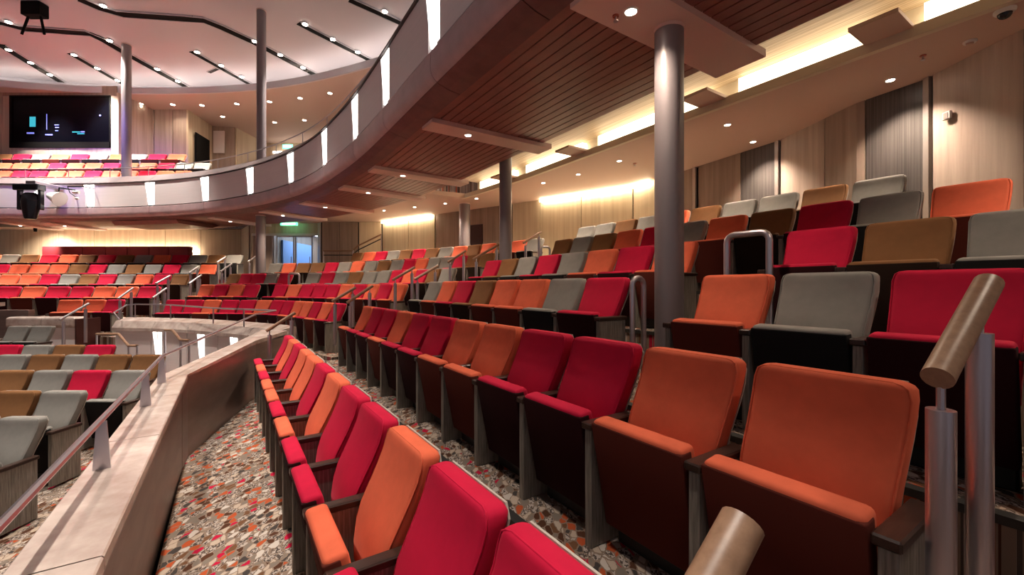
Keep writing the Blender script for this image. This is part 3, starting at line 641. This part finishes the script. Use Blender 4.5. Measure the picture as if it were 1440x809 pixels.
z_slab([l0, r0, mid, midl], .06, 'coping_slab', M['stone'], wp1); z_slab([midl, mid, r1, l1], .06, 'coping_slab', M['stone'], wp1); z_slab([l1, r1, r2, l2], .06, 'coping_slab', M['stone'], wp1)
# curved parapet before the middle block, its lit face turned to the lower stalls
fp = Path(spline([r2.xy + Vector((-.05,-.02)), PZ(350,464,-.78).xy + Vector((0,.55)), PZ(290,452,-.76).xy, PZ(230,449,-.75).xy, PZ(168,447,-.735).xy], 8))
wp2 = struct('wall_parapet_middle', sweep_bm(fp, 0, fp.L, rect(-.06, .08, -2.6, -.82), .4), M['panel'])
n_c = 5
for i in range(n_c): coping_s = mesh_obj('coping_slab', sweep_bm(fp, fp.L*i/n_c+.004, fp.L*(i+1)/n_c-.004, [(-.17,-1.02), (-.17,-.95), (-.08,-.80), (.18,-.735), (.22,-.75), (.22,-1.02)], .3), M['stone'], wp2)
for i in range(n_c):
    mesh_obj('face_panel', sweep_bm(fp, fp.L*i/n_c+.15, fp.L*(i+1)/n_c+.15-.02 if i < n_c-1 else fp.L, rect(-.085, -.06, -2.4, -1.03), .3), M['panel'], wp2)
for px in (222, 283, 329): led_pair(fp, fp.find(px, -.09), -1.62, -1.04, wp2, -.095, .13)
# parapet block before the far left seats, and the piece at the photo's left edge
wp3 = struct('wall_parapet_left', box_bm(-12.65, -11.0, 10.80, 10.95, -2.6, -.86), M['panel'])
for x0, x1 in ((-12.72, -11.85), (-11.84, -10.98)): mesh_obj('coping_slab', box_bm(x0, x1, 10.68, 11.06, -1.04, -.77, .07, 3), M['stone'], wp3)
mesh_obj('end_panel', box_bm(-10.985, -10.94, 10.72, 11.35, -2.5, -.82), mat('dark_red_wood', (.06,.015,.012), .4), wp3)
wp4 = struct('wall_parapet_end', prism_bm([(-16.5,11.0), (-12.7,11.2), (-12.7,11.35), (-16.5,11.2)], -2.6, -.62), M['bronze'])
z_slab([(-16.5,10.9,-.9), (-13.6,11.15,-.42), (-13.6,11.45,-.42), (-16.5,11.3,-.9)], .1, 'coping_slab', M['stone'], wp4)
# guard rail on the near parapet
pr = empty('parapet_rail', (*par.off(4, -.06), pz), 0, 'slim steel rail on flat blade posts along the stone parapet', 'railing')
rp = [Vector((*par.off(u, -.06), -.64)) for u in (0, 3.0, 5.5, 7.55)]
ex = [PZ(360,442,-.50), PZ(388,437,-.46)]
child('top_rail', pipe_bm(rp + [ex[0], ex[1]], .0145, 8), M['steel'], pr)
b3 = [PD(300,433.5,8.6), PD(240,429,9.8), PD(190,428,10.4), PD(178,429,10.4), PD(160,440,9.6), PD(168,450,9.4)]
child('top_rail', pipe_bm([ex[1]] + b3, .016, 8), M['steel'], pr)
for q in b3[:3] + [PD(343,435,7.9)]: child('post', tube_bm((q.x, q.y, -.75), q, .013, seg=6), M['steel'], pr)
for u in (2.4, 3.85, 5.3, 6.6, 7.5):
    a = Vector((*par.off(u, -.06), 0)); t = par.tan(u); bm = bmesh.new()
    w0, w1 = .033, .018
    v = []
    for zz, ww in ((pz, w0), (-.65, w1)):
        for sx, sy in ((-1,-1), (1,-1), (1,1), (-1,1)): v.append(bm.verts.new((a.x + t.y*sx*ww, a.y - t.x*sx*ww + 0, zz)) if sy < 0 else bm.verts.new((a.x + t.y*sx*ww + t.x*.012, a.y - t.x*sx*ww + t.y*.012, zz)))
    for f in ((0,3,2,1),(4,5,6,7),(0,1,5,4),(1,2,6,5),(2,3,7,6),(3,0,4,7)): bm.faces.new([v[i] for i in f])
    bmesh.ops.recalc_face_normals(bm, faces=list(bm.faces)); child('blade_post', bm, M['steel'], pr, False)

# ------------------------------------------------------------------ stair handrails
def handrail(lo, hi, floor_lo, floor_hi, r, label, wood=True, posts=(.12, .88), pr_=.03, group='stair handrails between the seat blocks'):
    lo, hi = Vector(lo), Vector(hi); e = empty('handrail', (lo.x, lo.y, floor_lo), 0, label, 'handrail', group)
    child('grip', tube_bm(lo, hi, r, seg=18), M['railwood'] if wood else M['satin'], e)
    for f in posts:
        p = lo.lerp(hi, f); fz = floor_lo if f < .5 else floor_hi
        child('pin', tube_bm((p.x, p.y, p.z-r-.09), (p.x, p.y, p.z-r*.4), pr_*.32, seg=8), M['steel'], e)
        child('post', tube_bm((p.x, p.y, fz), (p.x, p.y, p.z-r-.065), pr_, seg=16), M['steel'], e)
    return e
handrail(PD(1318,532,1.10), PD(1390,398,1.30), a_floor(2), a_floor(2), .034, 'thick oak handrail on two steel posts at the right edge', posts=(.06, .80))
handrail((-.15,.37,-.87), PD(1044,735,.745), a_floor(1), a_floor(1), .036, 'cut-off oak handrail at the bottom edge of the photo', posts=(.1,))
def on_t(px, t):                                              # where image column px crosses the line t = const beside the right block
    k = (px-CX)/F; n = (k*.833 + .553)*t/(.833 - .553*k); return NT(n, t).y
rails = [((467,424), (500,404.5), 8.15), ((488,426), (524,402), 7.6), ((552,394), (583,376), 8.15), ((583,393), (616,374), 7.6), ((630,369), (655,353), 8.15), ((665,365), (703,343), 7.6), ((736,342), (761,326), 7.6), ((374,466), (415,440), 7.6)]
rl_lab = ['small oak handrail left of the lowest stair pair by the marble parapet corner', 'small oak handrail at the far end of the second row', 'small oak handrail before the crimson and orange seats, left of its pair', 'small oak handrail at the far end of the third row', 'small oak handrail high up, left of the mid-picture column pair', 'small oak handrail touching the left side of the mid-picture column', 'small oak handrail right of the mid-picture column near the wall', 'small oak handrail leaning over the end of the marble coping']
for (a, b, t), lb in zip(rails, rl_lab):
    lo, hi = PD(*a, on_t(a[0], t)), PD(*b, on_t(b[0], t)); handrail(lo, hi, lo.z-.80, hi.z-.95, .026, lb, pr_=.03)
c_rails = [((166,420), (187,405), -10.45), ((219,399), (239,388), -10.45), ((215,419), (234,405.5), -9.3), ((266,384), (279,375), -10.45), ((266,399), (283,387), -9.3), ((310,382), (326,371), -9.3), ((305,369), (318,361), -10.45), ((349,368), (363,358), -9.3), ((84,450), (125,427), -10.4)]
cl = ['lowest left of the pairs', 'second level left', 'lowest right', 'third level left', 'second level right', 'third level right', 'top level left', 'top level right, beside the dark column', 'beside the marble block over two grey seats']
for (a, b, xx), lb in zip(c_rails, cl):
    lo, hi = PD(*a, xx*F/(a[0]-CX)), PD(*b, xx*F/(b[0]-CX)); handrail(lo, hi, lo.z-.85, hi.z-.95, .026, 'small handrail on the far left stairs, ' + lb, wood=False, pr_=.032)
for i, pts in enumerate(([(136,470), (167,470), (181,486.5), (193,486.5)], [(232,464.5), (243,465), (254,478.5), (266,479)])):
    d = [9.0, 8.7, 8.3, 8.2] if i == 0 else [8.4, 8.3, 7.9, 7.8]
    P = [PD(x, y, dd) for (x, y), dd in zip(pts, d)]
    e = empty('handrail', (P[0].x, P[0].y, -2.1), 0, ['bent oak handrail leading down behind the crimson stalls seat', 'bent oak handrail in front of the lit parapet face'][i], 'handrail', 'bent handrails in the lower stalls')
    child('grip', pipe_bm(P, .025, 8), M['railwood'], e)
    for p in (P[0], P[2], P[3]): child('post', tube_bm((p.x, p.y, -2.05), p, .018, seg=8), M['steel'], e)
def hoop(a, b, z0, z1, r, label):
    a, b = Vector(a), Vector(b); e = empty('guard_hoop', (a.x, a.y, z0), 0, label, 'guard rail', 'steel guard hoops at row ends')
    P = [(a.x, a.y, z0)]; R = .07 if (b-a).length > .2 else (b-a).length*.45; d = (b-a).normalized()
    for k in range(5):
        f = math.radians(90*k/4); q = a + d*(R - R*math.cos(f)); P.append((q.x, q.y, z1 - R + R*math.sin(f)))
    for k in range(5):
        f = math.radians(90*k/4); q = b - d*(R - R*math.sin(f)); P.append((q.x, q.y, z1 - R + R*math.cos(f)))
    P.append((b.x, b.y, z0)); child('hoop_tube', pipe_bm(P, r, 10), M['steel'], e)
    for q in (a, b): child('foot_ring', lathe_bm([(r+.02, 0), (r+.02, .015)], 12, None, (q.x, q.y, z0)), M['steel'], e)
hoop(NT(3.72,2.12), NT(3.72,1.76), a_floor(4), .455, .028, 'steel guard hoop right of the thick column, fourth row')
hoop(NT(2.98,2.56), NT(3.13,2.56), a_floor(3), .075, .024, 'steel guard hoop left of the thick column, third row')
hoop(NT(5.2,6.78), NT(5.42,6.78), a_floor(5), .80, .022, 'steel guard hoop near the cream wall, fifth row')
sg = b_paths[4].L*11.5/17; hoop(b_paths[4].off(sg-.2, -.3), b_paths[4].off(sg+.2, -.3), B_TOP[4]-BACKH, .37, .03, 'steel guard hoop in a gap of the middle block')

# ------------------------------------------------------------------ downlights, signs, small fittings
def downlight(p, r, label, energy, group, spot=120, col=WARM):
    e = empty('downlight', p, 0, label, 'downlight', group)
    mesh_obj('rim', lathe_bm([(r*1.25, 0), (r*1.25, -.008), (r, -.012), (r, 0)], 16), M['offwhite'], e, True)
    mesh_obj('lens', lathe_bm([(r*.95, -.004), (r*.9, -.012)], 16), M['e_lamp'], e)
    if energy: light('downlight_light', 'SPOT', (p[0], p[1], p[2]-.03), energy, col, e, .05, spot, .8)
bl_lab = ['over the front aisle, out of view', 'above the camera side, out of view', 'beside the thick column', 'second from the thick column', 'third from the thick column', 'fourth from the thick column', 'fifth from the thick column', 'sixth from the thick column', 'above the far left stairs', 'over the far left seats', 'over the maroon bench, right', 'over the maroon bench, left']
for i, (q, z) in enumerate(beam_lights):
    downlight((q.x, q.y, z), .05, 'round downlight in a dropped soffit panel, ' + bl_lab[i], (100, 90, 170)[i] if i < 3 else 190 if i < 8 else 420, 'downlights in the dropped soffit panels', 130)
for i, (x, y) in enumerate([(1252,112), (1059,199), (1023,175), (871,226), (813,245), (764,257), (670,279), (626,286), (583,291), (540,296), (1500,20), (1780,-190)]):
    p = PZ(x, y, ZO); downlight((p.x, p.y, ZO), .045, 'small downlight in the tan outer ceiling, %s from the right' % ORD[i+1], 240, 'downlights in the tan outer ceiling', 110)
for i, (x, y) in enumerate([(198,146), (243,147), (284,148), (333,146), (379,143), (422,138), (464,131), (313,164), (386,172), (428,169), (473,164)]):
    p = PZ(x, y, ZL); downlight((p.x, p.y, ZL), .09, 'small downlight in the upper salmon ceiling, %s from the left, %s line' % (ORD[i+1 if i < 7 else i-6], 'upper' if i < 7 else 'lower'), 150 if i in (2, 4, 6, 8, 10) else 80, 'downlights in the upper salmon ceiling', 130)
# wall washing spots on the far left wall and the upper balcony
for (x, y, z, tx, ty, tz, en) in ((-20.0,17.9,2.4,-20.5,19.2,1.2,420),):
    d = Vector((tx-x, ty-y, tz-z)); e = empty('spotlight', (x, y, z), 0, 'small spotlight washing the far left cream wall', 'spotlight')
    mesh_obj('housing', lathe_bm([(.05, .1), (.06, 0), (.05, -.1)], 12), M['black'], e, True)
    l = light('wash_light', 'SPOT', (x, y, z-.15), en, WARM, e, .1, 100, .8); l.rotation_euler = d.to_track_quat('-Z', 'Y').to_euler()
def sign(px0, px1, py0, py1, d, label):
    a, b = PD(px0, py1, d), PD(px1, py0, d); e = empty('exit_sign', ((a.x+b.x)/2, d, a.z), 0, label, 'exit sign', 'green exit signs')
    child('housing', box_bm(a.x, b.x, d, d+.06, a.z, b.z, .01, 1), M['e_green'], e, False)
    w_ = (b.x-a.x); child('pictogram', box_bm(a.x+w_*.12, b.x-w_*.12, d-.008, d, a.z+(b.z-a.z)*.25, b.z-(b.z-a.z)*.25), M['e_greenw'], e, False)
sign(394, 418, 313, 317, 16.9, 'green lit exit sign over the entrance doors'); sign(397, 411, 203, 209, 20.0, 'green lit exit sign up on the balcony level')
def sprinkler(p, label):
    e = empty('sprinkler', p, 0, label, 'sprinkler', 'ceiling sprinklers')
    mesh_obj('escutcheon', lathe_bm([(.03, 0), (.028, -.01)], 12), mat('copper_plate', (.5,.15,.1), .3, .8) if not bpy.data.materials.get('copper_plate') else bpy.data.materials['copper_plate'], e, True)
    mesh_obj('nozzle', lathe_bm([(.008, -.01), (.008, -.045), (.022, -.048), (.022, -.052)], 10), M['steel'], e, True)
p = PZ(866, 22, ZS-.06); sprinkler((p.x, p.y, ZS-.06), 'copper sprinkler head in the soffit panel by the thick column')
p = PZ(1298, 78, ZO); sprinkler((p.x, p.y, ZO), 'tiny sprinkler head in the tan ceiling at upper right')
p = PZ(893, 230, ZO); sprinkler((p.x, p.y, ZO), 'tiny sprinkler head in the tan ceiling left of the column')
p = PZ(1364, 58, ZO); e = empty('smoke_detector', (p.x, p.y, ZO), 0, 'round white smoke detector on the tan ceiling', 'smoke detector')
mesh_obj('base', lathe_bm([(.055, 0), (.055, -.012), (.048, -.02)], 18), M['offwhite'], e, True); mesh_obj('sensor_head', lathe_bm([(.03, -.02), (.028, -.032), (.012, -.036)], 18), M['tan'], e, True)
p = PZ(1413, 14, ZO); e = empty('dome_camera', (p.x, p.y, ZO), 0, 'white security dome camera with a dark lens dome', 'security camera')
mesh_obj('base', lathe_bm([(.075, 0), (.075, -.02), (.062, -.035)], 20), M['offwhite'], e, True)
mesh_obj('dome', lathe_bm([(.05, -.035), (.046, -.055), (.034, -.072), (.015, -.082)], 20), M['blackgl'], e, True)
q = W(1336); e = empty('wall_switch', (q.x-.02, q.y, 1.98), 0, 'small white square switch on the pale wood wall', 'switch')
mesh_obj('plate', box_bm(-.03, .0, -.045, .045, -.045, .045, .004, 1), M['offwhite'], e); mesh_obj('rocker', box_bm(-.036, -.03, -.025, .025, -.03, .03), M['trim'], e)
# maroon bench along the far wall
e = empty('bench', (-16.5, 18.3, .2), 0, 'long maroon leather bench along the cream far wall', 'bench')
bw = [-20.35, -18.6, -17.6, -16.65, -15.7, -14.85, -14.0]
for i, (x0, x1) in enumerate(zip(bw, bw[1:])):
    child('back_cushion', box_bm(x0+.01, x1-.01, 18.45, 18.75, .75, 1.74, .04, 2), M['maroon'], e)
    child('seat_cushion', box_bm(x0+.01, x1-.01, 17.9, 18.45, .65, .85, .04, 2), M['maroon'], e)
child('plinth', box_bm(-20.3, -14.05, 17.95, 18.75, .24, .65), M['dark'], e, False)
# far wall hand rails by the entrance
for pts, lb in (([(497,351.5), (503,346), (536,330)], 'dark sloping handrail on the cream wall by the corridor'), ([(455,353), (496,353)], 'dark level handrail before the taupe corridor wall')):
    P = [PD(x, y, 16.0) for x, y in pts]; e = empty('handrail', (P[0].x, P[0].y, .2), 0, lb, 'handrail', 'dark handrails by the entrance')
    child('grip', pipe_bm(P, .03, 8), M['railwood'], e); child('lower_rail', pipe_bm([p - Vector((0, 0, .16)) for p in P], .02, 8), M['dark'], e)
    for p in (P[0], P[-1]): child('post', tube_bm((p.x, p.y, .2), p, .02, seg=8), M['steel'], e)
# moving-head stage light and small spots hung from the balcony front
c = PD(43, 264, 14.6)
e = empty('moving_head_light', c, 0, 'black moving-head stage light hanging from the far balcony front', 'stage light'); e.scale = (.85, .5, .9)
mesh_obj('base_box', box_bm(-.55, .45, -.3, .3, -.12, .12, .04, 2), M['blackgl'], e)
mesh_obj('clamp', box_bm(-.15, .25, -.1, 1.9, .12, .26, .02, 1), M['steel'], e)
for sx in (-1, 1): mesh_obj('yoke_arm', box_bm(sx*.42-.06, sx*.42+.06, -.14, .14, -.85, -.1, .03, 2), M['blackgl'], e)
mesh_obj('lamp_head', lathe_bm([(.22, -1.18), (.25, -1.1), (.33, -.8), (.36, -.55), (.32, -.3), (.2, -.2)], 20), M['blackgl'], e, True)
mesh_obj('lens', lathe_bm([(.19, -1.2), (.2, -1.17)], 20), M['glass'], e, True)
c = PD(78, 276, 14.9); e = empty('cone_light', c, 0, 'white cone-shaped lamp beside the moving-head light', 'stage light')
mesh_obj('shade', tube_bm((-.22, 0, .02), (.16, 0, -.10), .10, .26, 20), M['offwhite'], e, True); mesh_obj('bracket', pipe_bm([(.08, 0, 0), (.08, .05, .3), (.08, .75, .36)], .025, 8), M['black'], e)
c = PD(108, 272, 14.9); e = empty('small_spotlight', c, 0, 'tiny silver spotlight right of the cone-shaped lamp', 'stage light'); e.scale = (.8, .8, .8)
mesh_obj('body', tube_bm((-.14, 0, .05), (.10, 0, .05), .07, seg=12), M['offwhite'], e, True); mesh_obj('lens_tip', lathe_bm([(.05, -.28), (.07, -.22), (.04, -.16)], 10), M['offwhite'], e, True); mesh_obj('cable', pipe_bm([(-.45, .05, .3), (-.3, 0, .02), (-.1, 0, -.12), (0, 0, -.2)], .015, 6), M['black'], e)
mesh_obj('track', tube_bm((-.5, .1, .32), (.2, .1, .32), .025, seg=8), M['black'], e); mesh_obj('arm', tube_bm((.1, .1, .32), (.1, .95, .36), .03, seg=8), M['steel'], e)
# projector bracket under the ceiling
c = PZ(49, 20, ZC-.35); e = empty('ceiling_fixture', c, 0, 'black ceiling fixture with two hanging arms at upper left', 'stage light'); e.scale = (.68, .5, .68)
mesh_obj('box', box_bm(-.45, .45, -.3, .3, -.12, .5, .03, 1), M['black'], e)
for x0, x1 in ((-.3, -.62), (.28, .45)): mesh_obj('arm', tube_bm((x0, 0, -.1), (x1, 0, -.95), .06, seg=8), M['black'], e)
p = PZ(300, 99, ZC); e = empty('ceiling_vent', (p.x, p.y, ZC), -.5, 'slim dark air vent between two ceiling troughs', 'vent')
mesh_obj('frame', box_bm(-.35, .35, -.09, .09, -.02, -.001), M['white'], e)
for k in range(3): mesh_obj('slat', box_bm(-.32, .32, -.06+.045*k, -.035+.045*k, -.03, -.02), M['black'], e)

# violet stage light washing the far left balcony front and ceiling
e = bpy.data.objects['ceiling_fixture']
l = light('violet_stage_light', 'SPOT', (e.location.x, e.location.y, e.location.z-.9), 1400, (.35, .22, 1.0), None, .2, 70, .8)
l.parent = e; l.location = (0, 0, -1.2); l.rotation_euler = Vector((-2.5, 8, -6)).to_track_quat('-Z', 'Y').to_euler()
